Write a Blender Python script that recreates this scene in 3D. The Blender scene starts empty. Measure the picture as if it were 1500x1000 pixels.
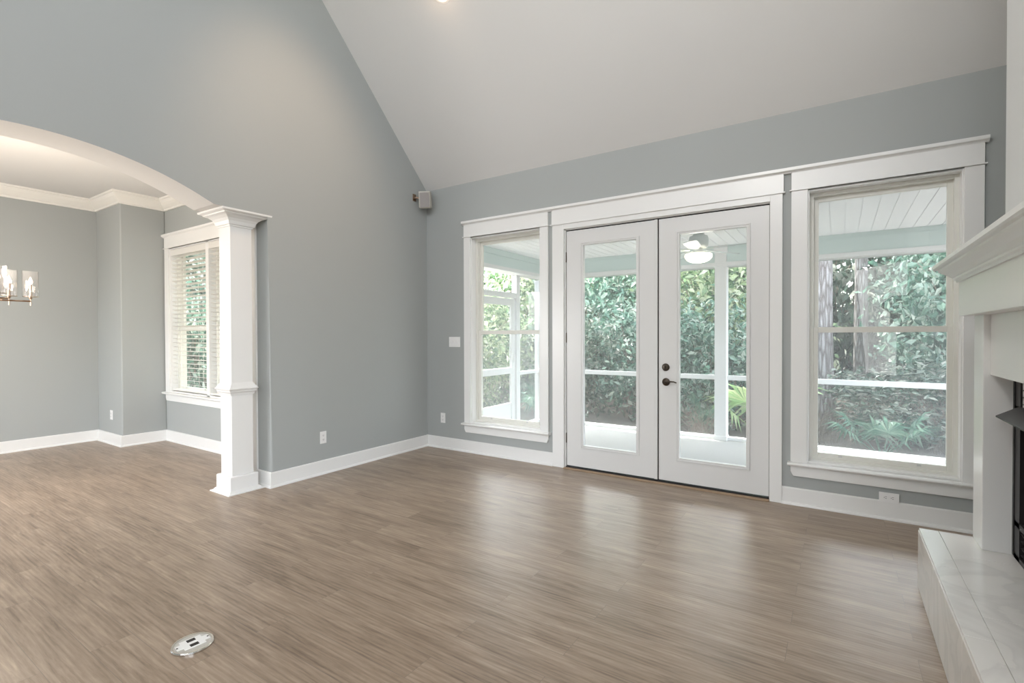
import bpy, bmesh, math, random
from mathutils import Vector, Matrix
PI = math.pi
SC = bpy.context.scene
COL = SC.collection

# ------------------------------------------------------------------ camera
CAM = Vector((4.1355, -4.4284, 1.32))
R_ = Vector((0.83528994, 0.54980243, -0.00283086))
U_ = Vector((-0.00392336, 0.01110909, 0.9999306))
W_ = Vector((-0.54979572, 0.83522086, -0.01143638))
cd = bpy.data.cameras.new('camera'); cam = bpy.data.objects.new('camera', cd); COL.objects.link(cam)
m = Matrix((R_, U_, -W_)).transposed().to_4x4(); m.translation = CAM
cam.matrix_world = m
cd.sensor_width = 36; cd.lens = 726.74 / 1500 * 36; cd.clip_start = .02; cd.clip_end = 200
SC.camera = cam

# ------------------------------------------------------------------ view, world, lights
SC.view_settings.view_transform = 'Standard'; SC.view_settings.look = 'None'
SC.view_settings.gamma = 1; SC.view_settings.use_curve_mapping = False
SC.view_settings.exposure = 0.08
w = bpy.data.worlds.new('world'); SC.world = w; w.use_nodes = True
nt = w.node_tree; nt.nodes.clear()
sky = nt.nodes.new('ShaderNodeTexSky'); sky.sky_type = 'NISHITA'; sky.sun_disc = False
sky.sun_elevation = math.radians(55); sky.sun_rotation = math.radians(-25); sky.dust_density = 3; sky.ozone_density = 1.0
bg = nt.nodes.new('ShaderNodeBackground'); bg.inputs['Strength'].default_value = 2.2
wo = nt.nodes.new('ShaderNodeOutputWorld')
hs = nt.nodes.new('ShaderNodeHueSaturation'); hs.inputs['Saturation'].default_value = .35
nt.links.new(sky.outputs[0], hs.inputs['Color']); nt.links.new(hs.outputs[0], bg.inputs[0]); nt.links.new(bg.outputs[0], wo.inputs[0])

def light(name, kind, loc, energy, color=(1, 1, 1), aim=None, **k):
    d = bpy.data.lights.new(name, kind); d.energy = energy; d.color = color
    for a, v in k.items(): setattr(d, a, v)
    o = bpy.data.objects.new(name, d); COL.objects.link(o); o.location = loc
    if aim is not None:
        o.rotation_euler = (Vector(aim) - Vector(loc)).to_track_quat('-Z', 'Y').to_euler()
    return o
light('sun', 'SUN', (0, 0, 20), 17, (1, .96, .88), aim=(9, -5, 0), angle=math.radians(1.2))
# unseen fill lights added behind and beside the camera and in the dining room
light('rear_fill_light', 'AREA', (2.65, -8.9, 5.12), 55, (1, .99, .97), aim=(2.6, -1.5, 3.4), shape='RECTANGLE', size=4.4, size_y=.7)
light('side_high_fill_light', 'AREA', (5.2, -5.6, 5.1), 10, (1, .985, .96), aim=(0, -2.0, .8), shape='RECTANGLE', size=4.6, size_y=.7)
light('side_low_fill_light', 'AREA', (5.22, -6.6, 1.6), 70, (1, .99, .975), aim=(0, -3.6, 1.0), shape='RECTANGLE', size=2.8, size_y=2.1)
light('dining_fill_light', 'AREA', (-1.25, -5.7, 1.25), 55, (1, .985, .97), aim=(-2.4, 0, .5), shape='RECTANGLE', size=1.1, size_y=1.3)
light('room_fill_light', 'POINT', (3.3, -3.3, 3.6), 62, (1, .95, .88), shadow_soft_size=.28)  # soft fill added in mid-room, no fixture hangs here

# ------------------------------------------------------------------ materials
def mat(name, col, rough=.5, metal=0, bump=0, bscale=200, spec=.5, vary=0, vscale=3):
    m = bpy.data.materials.new(name); m.use_nodes = True; t = m.node_tree; b = t.nodes['Principled BSDF']
    b.inputs['Base Color'].default_value = (*col, 1); b.inputs['Roughness'].default_value = rough
    b.inputs['Metallic'].default_value = metal; b.inputs['Specular IOR Level'].default_value = spec
    tc = t.nodes.new('ShaderNodeTexCoord')
    if bump:
        n = t.nodes.new('ShaderNodeTexNoise'); n.inputs['Scale'].default_value = bscale; n.inputs['Detail'].default_value = 3
        bp = t.nodes.new('ShaderNodeBump'); bp.inputs['Strength'].default_value = bump; bp.inputs['Distance'].default_value = .002
        t.links.new(tc.outputs['Object'], n.inputs['Vector']); t.links.new(n.outputs[0], bp.inputs['Height']); t.links.new(bp.outputs[0], b.inputs['Normal'])
    if vary:
        n = t.nodes.new('ShaderNodeTexNoise'); n.inputs['Scale'].default_value = vscale; n.inputs['Detail'].default_value = 4
        r = t.nodes.new('ShaderNodeMix'); r.data_type = 'RGBA'
        r.inputs[6].default_value = (*[c * (1 - vary) for c in col], 1); r.inputs[7].default_value = (*[min(1, c * (1 + vary)) for c in col], 1)
        t.links.new(tc.outputs['Object'], n.inputs['Vector']); t.links.new(n.outputs[0], r.inputs[0]); t.links.new(r.outputs[2], b.inputs['Base Color'])
    return m
M = {}
M['wall'] = mat('grey_blue_paint', (.383, .402, .394), .55, bump=.12, bscale=350, spec=.3)
M['ceil'] = mat('ceiling_paint', (.68, .675, .66), .8, bump=.1, bscale=300, spec=.2)
M['trim'] = mat('white_gloss_paint', (.80, .80, .785), .28, bump=.03, bscale=60)
M['crown'] = mat('cream_white_paint', (.80, .785, .74), .35)
M['door'] = mat('white_door_paint', (.69, .69, .68), .3, bump=.03, bscale=60)
M['vinyl'] = mat('almond_vinyl', (.74, .735, .68), .4)
M['breast'] = mat('white_wall_paint', (.74, .75, .745), .6, bump=.1, bscale=300, spec=.3)
M['plate'] = mat('white_plastic', (.82, .82, .81), .35)
M['dark'] = mat('black_gap', (.02, .018, .016), .7)
M['bronze'] = mat('dark_bronze', (.09, .075, .06), .32, metal=.9)
M['nickel'] = mat('champagne_metal', (.55, .42, .33), .25, metal=1)
M['steel'] = mat('polished_steel', (.70, .69, .66), .18, metal=1)
M['bsteel'] = mat('brushed_steel', (.62, .62, .60), .38, metal=.8)
M['black'] = mat('black_metal', (.035, .034, .036), .4, metal=.5)
M['blackhole'] = mat('firebox_black', (.006, .006, .006), .6)
M['beige'] = mat('beige_plastic', (.50, .48, .43), .5)
M['grille'] = mat('speaker_grille_cloth', (.33, .31, .30), .8, bump=.5, bscale=900)
M['slat'] = mat('ivory_slats', (.74, .73, .69), .4)
M['tan'] = mat('oak_threshold', (.36, .25, .16), .5)
M['porchwhite'] = mat('exterior_white_paint', (.76, .77, .77), .45)
M['teal'] = mat('seafoam_paint', (.62, .72, .705), .55)
M['concrete'] = mat('pale_concrete', (.33, .328, .32), .7, bump=.2, bscale=40, vary=.06, vscale=4)
M['siding'] = mat('exterior_siding', (.5, .6, .6), .7)
M['soil'] = mat('leaf_litter', (.13, .105, .09), .95, bump=1, bscale=12, vary=.6, vscale=9)
M['fanblade'] = mat('white_fan_paint', (.55, .60, .60), .4)
M['fanbody'] = mat('grey_fan_paint', (.55, .60, .61), .35)

def glass_mat(name, tint=(.97, .985, .98), haze=.05, ior=1.5, rough=.0):
    m = bpy.data.materials.new(name); m.use_nodes = True; t = m.node_tree; t.nodes.clear()
    o = t.nodes.new('ShaderNodeOutputMaterial'); tr = t.nodes.new('ShaderNodeBsdfTransparent'); tr.inputs[0].default_value = (*tint, 1)
    gl = t.nodes.new('ShaderNodeBsdfGlossy'); gl.inputs['Roughness'].default_value = rough
    fr = t.nodes.new('ShaderNodeFresnel'); fr.inputs[0].default_value = ior
    mx = t.nodes.new('ShaderNodeMixShader'); df = t.nodes.new('ShaderNodeBsdfDiffuse'); df.inputs[0].default_value = (.8, .82, .82, 1)
    mh = t.nodes.new('ShaderNodeMixShader'); mh.inputs[0].default_value = haze
    t.links.new(tr.outputs[0], mh.inputs[1]); t.links.new(df.outputs[0], mh.inputs[2])
    ge = t.nodes.new('ShaderNodeNewGeometry'); ml = t.nodes.new('ShaderNodeMath'); ml.operation = 'MULTIPLY_ADD'; ml.inputs[1].default_value = -1; ml.inputs[2].default_value = 1
    t.links.new(ge.outputs['Backfacing'], ml.inputs[0]); m2 = t.nodes.new('ShaderNodeMath'); m2.operation = 'MULTIPLY'; t.links.new(ml.outputs[0], m2.inputs[0]); t.links.new(fr.outputs[0], m2.inputs[1])
    t.links.new(m2.outputs[0], mx.inputs[0]); t.links.new(mh.outputs[0], mx.inputs[1]); t.links.new(gl.outputs[0], mx.inputs[2])
    t.links.new(mx.outputs[0], o.inputs[0]); return m
M['glass'] = glass_mat('window_glass', haze=.03, ior=1.65)
M['shade'] = glass_mat('ribbed_clear_glass', (.96, .955, .955), .025, 1.5, .05)
M['screen'] = glass_mat('insect_screen', (.86, .87, .87), .16, 1.02, .5)
M['screenf'] = glass_mat('fine_insect_screen', (.92, .93, .93), .065, 1.02, .5)

def emit(name, col, s):
    m = bpy.data.materials.new(name); m.use_nodes = True; t = m.node_tree; t.nodes.clear()
    e = t.nodes.new('ShaderNodeEmission'); e.inputs[0].default_value = (*col, 1); e.inputs[1].default_value = s
    o = t.nodes.new('ShaderNodeOutputMaterial'); t.links.new(e.outputs[0], o.inputs[0]); return m
M['bulb'] = emit('warm_bulb', (1, .72, .46), 7)
M['fanlamp'] = emit('warm_lamp_bowl', (1, .88, .70), 5)
M['canlamp'] = emit('recessed_lamp', (1, .72, .45), 4)

def floor_mat():
    m = bpy.data.materials.new('grey_oak_vinyl_planks'); m.use_nodes = True; t = m.node_tree; b = t.nodes['Principled BSDF']
    N = t.nodes.new; L = t.links.new
    tc = N('ShaderNodeTexCoord'); br = N('ShaderNodeTexBrick')
    br.inputs['Scale'].default_value = 1; br.inputs['Mortar Size'].default_value = .0009; br.inputs['Mortar Smooth'].default_value = 0
    br.inputs['Brick Width'].default_value = 1.22; br.inputs['Row Height'].default_value = .152
    br.offset = .37; br.offset_frequency = 2; br.inputs['Bias'].default_value = 0
    br.inputs['Color1'].default_value = (0, 0, 0, 1); br.inputs['Color2'].default_value = (1, 1, 1, 1); br.inputs['Mortar'].default_value = (.5, .5, .5, 1)
    L(tc.outputs['Object'], br.inputs['Vector'])
    # shift the grain per plank
    mul = N('ShaderNodeVectorMath'); mul.operation = 'MULTIPLY'; mul.inputs[1].default_value = (7.3, 3.1, 5.7)
    L(br.outputs['Color'], mul.inputs[0])
    add = N('ShaderNodeVectorMath'); add.operation = 'ADD'; L(tc.outputs['Object'], add.inputs[0]); L(mul.outputs[0], add.inputs[1])
    def noise(sx, sy, det, rough=.6, dist=0):
        mp = N('ShaderNodeMapping'); mp.inputs['Scale'].default_value = (sx, sy, 1); L(add.outputs[0], mp.inputs[0])
        n = N('ShaderNodeTexNoise'); n.inputs['Scale'].default_value = 1; n.inputs['Detail'].default_value = det
        n.inputs['Roughness'].default_value = rough; n.inputs['Distortion'].default_value = dist; L(mp.outputs[0], n.inputs['Vector']); return n
    n1 = noise(2.6, 26, 7, .70, .5); n2 = noise(5, 120, 3, .6); n3 = noise(.9, 5, 2)
    wv = N('ShaderNodeTexWave'); wv.wave_type = 'RINGS'; wv.inputs['Scale'].default_value = 1.0; wv.inputs['Distortion'].default_value = 5
    wv.inputs['Detail'].default_value = 2; wv.inputs['Detail Scale'].default_value = 1.2
    mw = N('ShaderNodeMapping'); mw.inputs['Scale'].default_value = (1.3, 15, 1); L(add.outputs[0], mw.inputs[0]); L(mw.outputs[0], wv.inputs['Vector'])
    def math_(op, a, b_, c=None):
        x = N('ShaderNodeMath'); x.operation = op
        for i, v in enumerate((a, b_, c)):
            if v is None: continue
            if hasattr(v, 'links'): L(v, x.inputs[i])
            else: x.inputs[i].default_value = v
        return x.outputs[0]
    s = math_('MULTIPLY', n1.outputs[0], .56); s = math_('MULTIPLY_ADD', n2.outputs[0], .20, s)
    s = math_('MULTIPLY_ADD', wv.outputs['Fac'], .055, s); s = math_('MULTIPLY_ADD', n3.outputs[0], .22, s)
    sep = N('ShaderNodeSeparateColor'); L(br.outputs['Color'], sep.inputs[0])
    s = math_('MULTIPLY_ADD', sep.outputs[0], .035, s)
    cr = N('ShaderNodeValToRGB'); e = cr.color_ramp.elements
    e[0].position = .36; e[0].color = (.125, .088, .060, 1); e[1].position = .72; e[1].color = (.49, .39, .295, 1)
    x = e.new(.50); x.color = (.275, .204, .147, 1); x = e.new(.60); x.color = (.365, .280, .208, 1)
    L(s, cr.inputs[0])
    mo = N('ShaderNodeMix'); mo.data_type = 'RGBA'; L(br.outputs['Fac'], mo.inputs[0]); L(cr.outputs[0], mo.inputs[6]); mo.inputs[7].default_value = (.20, .16, .13, 1)
    L(mo.outputs[2], b.inputs['Base Color'])
    rr = N('ShaderNodeMapRange'); rr.inputs[3].default_value = .30; rr.inputs[4].default_value = .42; L(n1.outputs[0], rr.inputs[0]); L(rr.outputs[0], b.inputs['Roughness'])
    bp = N('ShaderNodeBump'); bp.inputs['Strength'].default_value = .18; bp.inputs['Distance'].default_value = .002; L(s, bp.inputs['Height']); L(bp.outputs[0], b.inputs['Normal'])
    b.inputs['Specular IOR Level'].default_value = .55
    return m
M['floor'] = floor_mat()

def marble_mat():
    m = mat('cream_marble_tile', (.74, .73, .70), .22); t = m.node_tree; b = t.nodes['Principled BSDF']; N = t.nodes.new; L = t.links.new
    tc = N('ShaderNodeTexCoord'); n = N('ShaderNodeTexNoise'); n.inputs['Scale'].default_value = 2.2; n.inputs['Detail'].default_value = 6; n.inputs['Distortion'].default_value = 1.6
    L(tc.outputs['Object'], n.inputs['Vector']); cr = N('ShaderNodeValToRGB'); e = cr.color_ramp.elements
    e[0].position = .40; e[0].color = (.745, .735, .71, 1); e[1].position = .62; e[1].color = (.76, .745, .72, 1)
    x = e.new(.495); x.color = (.675, .665, .645, 1); x = e.new(.52); x.color = (.74, .73, .70, 1)
    L(n.outputs[0], cr.inputs[0]); L(cr.outputs[0], b.inputs['Base Color']); return m
M['marble'] = marble_mat()
M['grout'] = mat('pale_grout', (.80, .79, .75), .8)

def soffit_mat():
    m = mat('beadboard_soffit', (.88, .89, .89), .5); t = m.node_tree; b = t.nodes['Principled BSDF']; N = t.nodes.new; L = t.links.new
    return m
M['soffit'] = soffit_mat()

def leaf_mat(name, cols, trans=.45):
    m = bpy.data.materials.new(name); m.use_nodes = True; t = m.node_tree; t.nodes.clear(); N = t.nodes.new; L = t.links.new
    g = N('ShaderNodeNewGeometry'); cr = N('ShaderNodeValToRGB'); e = cr.color_ramp.elements
    e[0].position = 0; e[0].color = (*cols[0], 1); e[1].position = 1; e[1].color = (*cols[-1], 1)
    for i, c in enumerate(cols[1:-1]): x = e.new((i + 1) / (len(cols) - 1)); x.color = (*c, 1)
    L(g.outputs['Random Per Island'], cr.inputs[0])
    p = N('ShaderNodeBsdfPrincipled'); p.inputs['Roughness'].default_value = .28; L(cr.outputs[0], p.inputs['Base Color'])
    tl = N('ShaderNodeBsdfTranslucent'); L(cr.outputs[0], tl.inputs[0]); mx = N('ShaderNodeMixShader'); mx.inputs[0].default_value = trans
    L(p.outputs[0], mx.inputs[1]); L(tl.outputs[0], mx.inputs[2]); o = N('ShaderNodeOutputMaterial'); L(mx.outputs[0], o.inputs[0]); return m
M['leafA'] = leaf_mat('teal_green_leaves', [(.025, .05, .035), (.06, .14, .10), (.14, .27, .20), (.28, .40, .32), (.62, .66, .58)])
M['leafB'] = leaf_mat('yellow_green_leaves', [(.05, .10, .05), (.14, .25, .13), (.32, .42, .24), (.52, .57, .36), (.70, .70, .58)])
M['leafC'] = leaf_mat('grey_green_leaves', [(.03, .05, .035), (.07, .12, .09), (.15, .22, .17), (.26, .30, .25), (.50, .50, .44)])
M['palm'] = leaf_mat('palmetto_blades', [(.07, .18, .13), (.14, .28, .20), (.24, .36, .27)])
M['palmlight'] = leaf_mat('bright_palmetto_blades', [(.22, .42, .16), (.42, .58, .26), (.55, .62, .34)])
M['twig'] = mat('grey_brown_twigs', (.24, .19, .16), .9)

def bark_mat():
    m = mat('pine_bark', (.3, .27, .26), .9); t = m.node_tree; b = t.nodes['Principled BSDF']; N = t.nodes.new; L = t.links.new
    tc = N('ShaderNodeTexCoord'); mp = N('ShaderNodeMapping'); mp.inputs['Scale'].default_value = (22, 22, 3.0); L(tc.outputs['Object'], mp.inputs[0])
    v = N('ShaderNodeTexVoronoi'); v.feature = 'DISTANCE_TO_EDGE'; v.inputs['Scale'].default_value = 1; L(mp.outputs[0], v.inputs['Vector'])
    cr = N('ShaderNodeValToRGB'); e = cr.color_ramp.elements; e[0].position = 0; e[0].color = (.13, .105, .10, 1); e[1].position = .30; e[1].color = (.42, .39, .39, 1)
    L(v.outputs[0], cr.inputs[0]); L(cr.outputs[0], b.inputs['Base Color'])
    bp = N('ShaderNodeBump'); bp.inputs['Distance'].default_value = .03; L(v.outputs[0], bp.inputs['Height']); L(bp.outputs[0], b.inputs['Normal']); return m
M['bark'] = bark_mat()

# ------------------------------------------------------------------ helpers
def B(): return bmesh.new()
def box(bm, x0, x1, y0, y1, z0, z1):
    v = [bm.verts.new((x, y, z)) for z in (z0, z1) for y in (y0, y1) for x in (x0, x1)]
    for f in ((0, 2, 3, 1), (4, 5, 7, 6), (0, 1, 5, 4), (2, 6, 7, 3), (0, 4, 6, 2), (1, 3, 7, 5)):
        bm.faces.new([v[i] for i in f])
def ring(bm, x0, x1, z0, z1, w_, y0, y1, wb=None, wt=None):
    """rectangular frame in the XZ plane, members w_ wide (bottom wb, top wt)"""
    wb = w_ if wb is None else wb; wt = w_ if wt is None else wt
    box(bm, x0, x0 + w_, y0, y1, z0, z1); box(bm, x1 - w_, x1, y0, y1, z0, z1)
    box(bm, x0 + w_, x1 - w_, y0, y1, z0, z0 + wb); box(bm, x0 + w_, x1 - w_, y0, y1, z1 - wt, z1)
def cyl(bm, c, r, h, axis='Z', seg=24, r2=None):
    r2 = r if r2 is None else r2; c = Vector(c)
    ax = {'X': Vector((1, 0, 0)), 'Y': Vector((0, 1, 0)), 'Z': Vector((0, 0, 1))}[axis] if isinstance(axis, str) else Vector(axis).normalized()
    q = ax.to_track_quat('Z', 'Y')
    a = [bm.verts.new(c + q @ Vector((r * math.cos(t), r * math.sin(t), 0))) for t in [2 * PI * i / seg for i in range(seg)]]
    b = [bm.verts.new(c + q @ Vector((r2 * math.cos(t), r2 * math.sin(t), h))) for t in [2 * PI * i / seg for i in range(seg)]]
    for i in range(seg): bm.faces.new((a[i], a[(i + 1) % seg], b[(i + 1) % seg], b[i]))
    bm.faces.new(list(reversed(a))); bm.faces.new(b)
def lathe(bm, c, prof, axis='Z', seg=32):
    c = Vector(c); ax = {'X': Vector((1, 0, 0)), 'Y': Vector((0, 1, 0)), 'Z': Vector((0, 0, 1))}[axis] if isinstance(axis, str) else Vector(axis).normalized()
    q = ax.to_track_quat('Z', 'Y'); rows = []
    for r, z in prof:
        rows.append([bm.verts.new(c + q @ Vector((max(r, 1e-4) * math.cos(2 * PI * i / seg), max(r, 1e-4) * math.sin(2 * PI * i / seg), z))) for i in range(seg)])
    for a, b in zip(rows, rows[1:]):
        for i in range(seg): bm.faces.new((a[i], a[(i + 1) % seg], b[(i + 1) % seg], b[i]))
    bm.faces.new(list(reversed(rows[0]))); bm.faces.new(rows[-1])
def tube(bm, pts, rad, seg=8):
    pts = [Vector(p) for p in pts]; rows = []
    rads = rad if isinstance(rad, (list, tuple)) else [rad] * len(pts)
    for i, p in enumerate(pts):
        d = (pts[min(i + 1, len(pts) - 1)] - pts[max(i - 1, 0)]).normalized(); q = d.to_track_quat('Z', 'Y')
        rows.append([bm.verts.new(p + q @ Vector((rads[i] * math.cos(2 * PI * k / seg), rads[i] * math.sin(2 * PI * k / seg), 0))) for k in range(seg)])
    for a, b in zip(rows, rows[1:]):
        for k in range(seg): bm.faces.new((a[k], a[(k + 1) % seg], b[(k + 1) % seg], b[k]))
    bm.faces.new(list(reversed(rows[0]))); bm.faces.new(rows[-1])
def sweep(bm, path, prof, closed=False):
    """prof: closed loop of (distance to the left of the path, z); path: XY points, mitred"""
    n = len(path); P = [Vector(p) for p in path]; rows = []
    for i in range(n):
        if closed: a, b = P[i - 1], P[(i + 1) % n]
        else: a, b = P[max(i - 1, 0)], P[min(i + 1, n - 1)]
        d0 = (P[i] - a); d1 = (b - P[i])
        if d0.length < 1e-9: d0 = d1
        if d1.length < 1e-9: d1 = d0
        d0.normalize(); d1.normalize(); n0 = Vector((-d0.y, d0.x)); n1 = Vector((-d1.y, d1.x)); mt = (n0 + n1); mt = mt / max(.2, (mt.dot(n0)))
        rows.append([bm.verts.new((P[i].x + mt.x * d, P[i].y + mt.y * d, z)) for d, z in prof])
    k = len(prof); rng = range(n if closed else n - 1)
    for i in rng:
        a, b = rows[i], rows[(i + 1) % n]
        for j in range(k): bm.faces.new((a[j], b[j], b[(j + 1) % k], a[(j + 1) % k]))
    if not closed:
        bm.faces.new(rows[0]); bm.faces.new(list(reversed(rows[-1])))
def extrude_poly(bm, pts3, off):
    a = [bm.verts.new(p) for p in pts3]; b = [bm.verts.new(Vector(p) + Vector(off)) for p in pts3]; n = len(a)
    bm.faces.new(a); bm.faces.new(list(reversed(b)))
    for i in range(n): bm.faces.new((a[i], b[i], b[(i + 1) % n], a[(i + 1) % n]))
def obj(name, bm, mt, parent=None, bev=0, smooth=False, loc=None):
    bmesh.ops.recalc_face_normals(bm, faces=bm.faces)
    me = bpy.data.meshes.new(name)
    if parent is not None: org = parent.matrix_world.translation.copy() if parent.get('_org') is None else Vector(parent['_org'])
    else:
        if loc is None:
            xs = [v.co for v in bm.verts]
            loc = Vector(((min(v.x for v in xs) + max(v.x for v in xs)) / 2, (min(v.y for v in xs) + max(v.y for v in xs)) / 2, min(v.z for v in xs)))
        org = Vector(loc)
    bmesh.ops.translate(bm, verts=bm.verts, vec=-org)
    bm.to_mesh(me); bm.free()
    o = bpy.data.objects.new(name, me); COL.objects.link(o)
    me.materials.append(M[mt] if isinstance(mt, str) else mt)
    ORG[o.name] = org
    if parent is not None: o.parent = parent
    else: o.location = org
    if smooth:
        for p in me.polygons: p.use_smooth = True
    if bev:
        md = o.modifiers.new('bevel', 'BEVEL'); md.width = bev; md.segments = 2; md.limit_method = 'ANGLE'; md.angle_limit = math.radians(40)
    return o
ORG = {}
def part(name, bm, mt, parent, bev=0, smooth=False):
    """a child mesh whose geometry is given in world coordinates"""
    bmesh.ops.recalc_face_normals(bm, faces=bm.faces)
    org = ORG[parent.name]
    bmesh.ops.translate(bm, verts=bm.verts, vec=-org)
    me = bpy.data.meshes.new(name); bm.to_mesh(me); bm.free(); me.materials.append(M[mt] if isinstance(mt, str) else mt)
    o = bpy.data.objects.new(name, me); COL.objects.link(o); o.parent = parent; ORG[o.name] = org
    if smooth:
        for p in me.polygons: p.use_smooth = True
    if bev:
        md = o.modifiers.new('bevel', 'BEVEL'); md.width = bev; md.segments = 2; md.limit_method = 'ANGLE'; md.angle_limit = math.radians(40)
    return o
def thing(name, loc, label, cat, group=None):
    o = bpy.data.objects.new(name, None); COL.objects.link(o); o.location = loc; o.empty_display_size = .1; ORG[o.name] = Vector(loc)
    o['label'] = label; o['category'] = cat
    if group: o['group'] = group
    return o
def sthing(name, loc):
    o = bpy.data.objects.new(name, None); COL.objects.link(o); o.location = loc; o['kind'] = 'structure'; ORG[o.name] = Vector(loc); return o
def tag(o, label, cat, group=None):
    o['label'] = label; o['category'] = cat
    if group: o['group'] = group
    return o
def struct(name, bm, mt, bev=0):
    o = obj(name, bm, mt, bev=bev); o['kind'] = 'structure'; return o

# ------------------------------------------------------------------ room shell
HB = 3.05; SL = 1.033; ZTOP = 5.6; YTOP = -(ZTOP - HB) / SL; XR = 5.30; YB = -9.0
WT = .18
bm = B(); box(bm, -4.0, XR + .2, YB - .2, .02, -.06, 0); struct('floor', bm, 'floor')
# back wall with the two window openings and the door opening
OA = (.665, 1.580, .335, 2.43); OC = (3.930, 4.835, .335, 2.43); OD = (1.852, 3.680, 0, 2.375)
def wall_with_openings(bm, x0, x1, z1, ops, y0, y1):
    xs = x0
    for (a, b, c, d) in ops:
        box(bm, xs, a, y0, y1, 0, z1)
        if c > 0: box(bm, a, b, y0, y1, 0, c)
        box(bm, a, b, y0, y1, d, z1); xs = b
    box(bm, xs, x1, y0, y1, 0, z1)
bm = B(); wall_with_openings(bm, -.34, XR + .2, HB + .35, [OA, OD, OC], 0, WT); struct('wall_back', bm, 'wall')
# left gable wall with the arched opening
ARC, AR = -3.45, 2.26
az = lambda y: 2.61 - AR + math.sqrt(AR * AR - (y - ARC) ** 2)
yend = -2.378
out = [(0, 0), (-1.975, 0), (-1.975, 2.37), (yend, 2.37)]
N = 40; y2 = 2 * ARC - yend
out += [(yend + (y2 - yend) * i / N, max(2.37, az(yend + (y2 - yend) * i / N))) for i in range(1, N)]
out += [(y2, 2.37), (2 * ARC + 1.975, 2.37), (2 * ARC + 1.975, 0), (YB, 0), (YB, ZTOP), (YTOP, ZTOP), (0, HB)]
bm = B(); extrude_poly(bm, [(0, y, z) for y, z in out], (-.34, 0, 0))
ed = [e for e in bm.edges if all(abs(v.co.y + 1.975) < 1e-4 for v in e.verts) and abs(e.verts[0].co.z - e.verts[1].co.z) > 1]
bmesh.ops.bevel(bm, geom=ed, offset=.02, segments=4, affect='EDGES', profile=.5)
wl = struct('wall_left', bm, 'wall'); wl.data.materials.append(M['ceil'])
for p in wl.data.polygons:
    if p.normal.z < -.5 and p.center.z > 2.36: p.material_index = 1
bm = B(); box(bm, XR, XR + .2, -3.2, WT, 0, ZTOP + .1); box(bm, XR, XR + .2, YB, -8.0, 0, ZTOP + .1); box(bm, XR, XR + .2, -8.0, -3.2, 2.75, 4.72); box(bm, XR, XR + .2, -8.0, -3.2, 0, .5); box(bm, XR, XR + .2, -5.1, -3.2, .5, 2.75); box(bm, XR, XR + .2, -8.0, -3.2, 5.5, ZTOP + .1)
struct('wall_right', bm, 'wall')
# wall behind the camera, with an unseen high opening added for the fill light
bm = B(); wall_with_openings(bm, -.34, XR + .2, 3.3, [], YB - .2, YB); wb = bm
box(bm, -.34, .4, YB - .2, YB, 3.3, ZTOP + .1); box(bm, 4.9, XR + .2, YB - .2, YB, 3.3, ZTOP + .1)
box(bm, .4, 4.9, YB - .2, YB, 3.3, 4.72); box(bm, .4, 4.9, YB - .2, YB, 5.5, ZTOP + .1); struct('wall_rear', bm, 'wall')
# vaulted ceiling
bm = B(); t_ = .12
prof = [(0.18, HB - .18 * SL), (YTOP, ZTOP), (YB - .2, ZTOP), (YB - .2, ZTOP + t_), (YTOP + .05, ZTOP + t_), (0.18, HB - .18 * SL + t_ * 1.45)]
prof[0] = (0.0, HB); prof[5] = (0.0, HB + .17)
extrude_poly(bm, [(-.34, y, z) for y, z in prof], (XR + .54, 0, 0)); struct('ceiling', bm, 'ceil')
# chimney breast
bm = B(); box(bm, 4.81, XR + .02, -2.74, -1.09, 1.0, 4.9); box(bm, 4.81, XR + .02, -1.29, -1.09, 0, 1.0); box(bm, 4.81, XR + .02, -2.74, -2.51, 0, 1.0)
struct('wall_chimney_breast', bm, 'breast')
# dining room
DZ = 3.05; XF = -3.80; YW = -1.56; YD = -5.9
bm = B(); wall_with_openings(bm, XF - .2, -.34, DZ, [(-2.93, -1.05, .62, 2.43)], YW, YW + .17); struct('wall_dining_window', bm, 'wall')
bm = B(); box(bm, XF - .2, XF, YD, YW, 0, DZ); struct('wall_dining_far', bm, 'wall')
bm = B(); box(bm, XF, -3.05, -2.035, YW, 0, DZ); struct('wall_dining_corner', bm, 'wall', bev=.012)
bm = B(); wall_with_openings(bm, XF - .2, -.34, DZ, [(-3.1, -.8, .7, 2.43)], YD - .2, YD); struct('wall_dining_rear', bm, 'wall')
bm = B(); box(bm, XF - .2, -.34, YD - .2, YW + .17, DZ, DZ + .1); struct('ceiling_dining', bm, 'ceil')

bm = B(); box(bm, XF - .6, -.36, YW + .17, YW + 1.75, 2.60, 2.75); struct('dining_shading_slab', bm, 'siding')  # unseen slab added over the dining window to keep light off the blind
# crown moulding of the dining room (runs anticlockwise so that the room is on its left)
cp = [(0, 2.915), (.018, 2.915), (.022, 2.935), (.035, 2.945), (.055, 2.965), (.075, 2.99), (.085, 3.012), (.088, 3.025), (.100, 3.030), (.104, 3.05), (0, 3.05)]
bm = B(); sweep(bm, [(-.34, YW), (-3.05, YW), (-3.05, -2.035), (XF, -2.035), (XF, YD)], cp); struct('trim_1', bm, 'crown')
# baseboards with shoe moulding
bp_ = [(0, 0), (.030, 0), (.030, .008), (.026, .016), (.017, .020), (.015, .022), (.015, .126), (.011, .132), (0, .133)]
def bboard(name, path):
    bm = B(); sweep(bm, path, bp_); return struct(name, bm, 'trim')
bboard('baseboard_left', [(0.0, 0), (0.0, -1.975), (-.34, -1.975)][::-1] and [(-.34, -1.975), (0, -1.975), (0, 0), (1.722, 0)][::-1])
bboard('baseboard_back', [(XR, 0), (3.767, 0)])
bboard('baseboard_dining', [(-.34, YW), (-3.05, YW), (-3.05, -2.035), (XF, -2.035), (XF, YD)])

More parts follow.
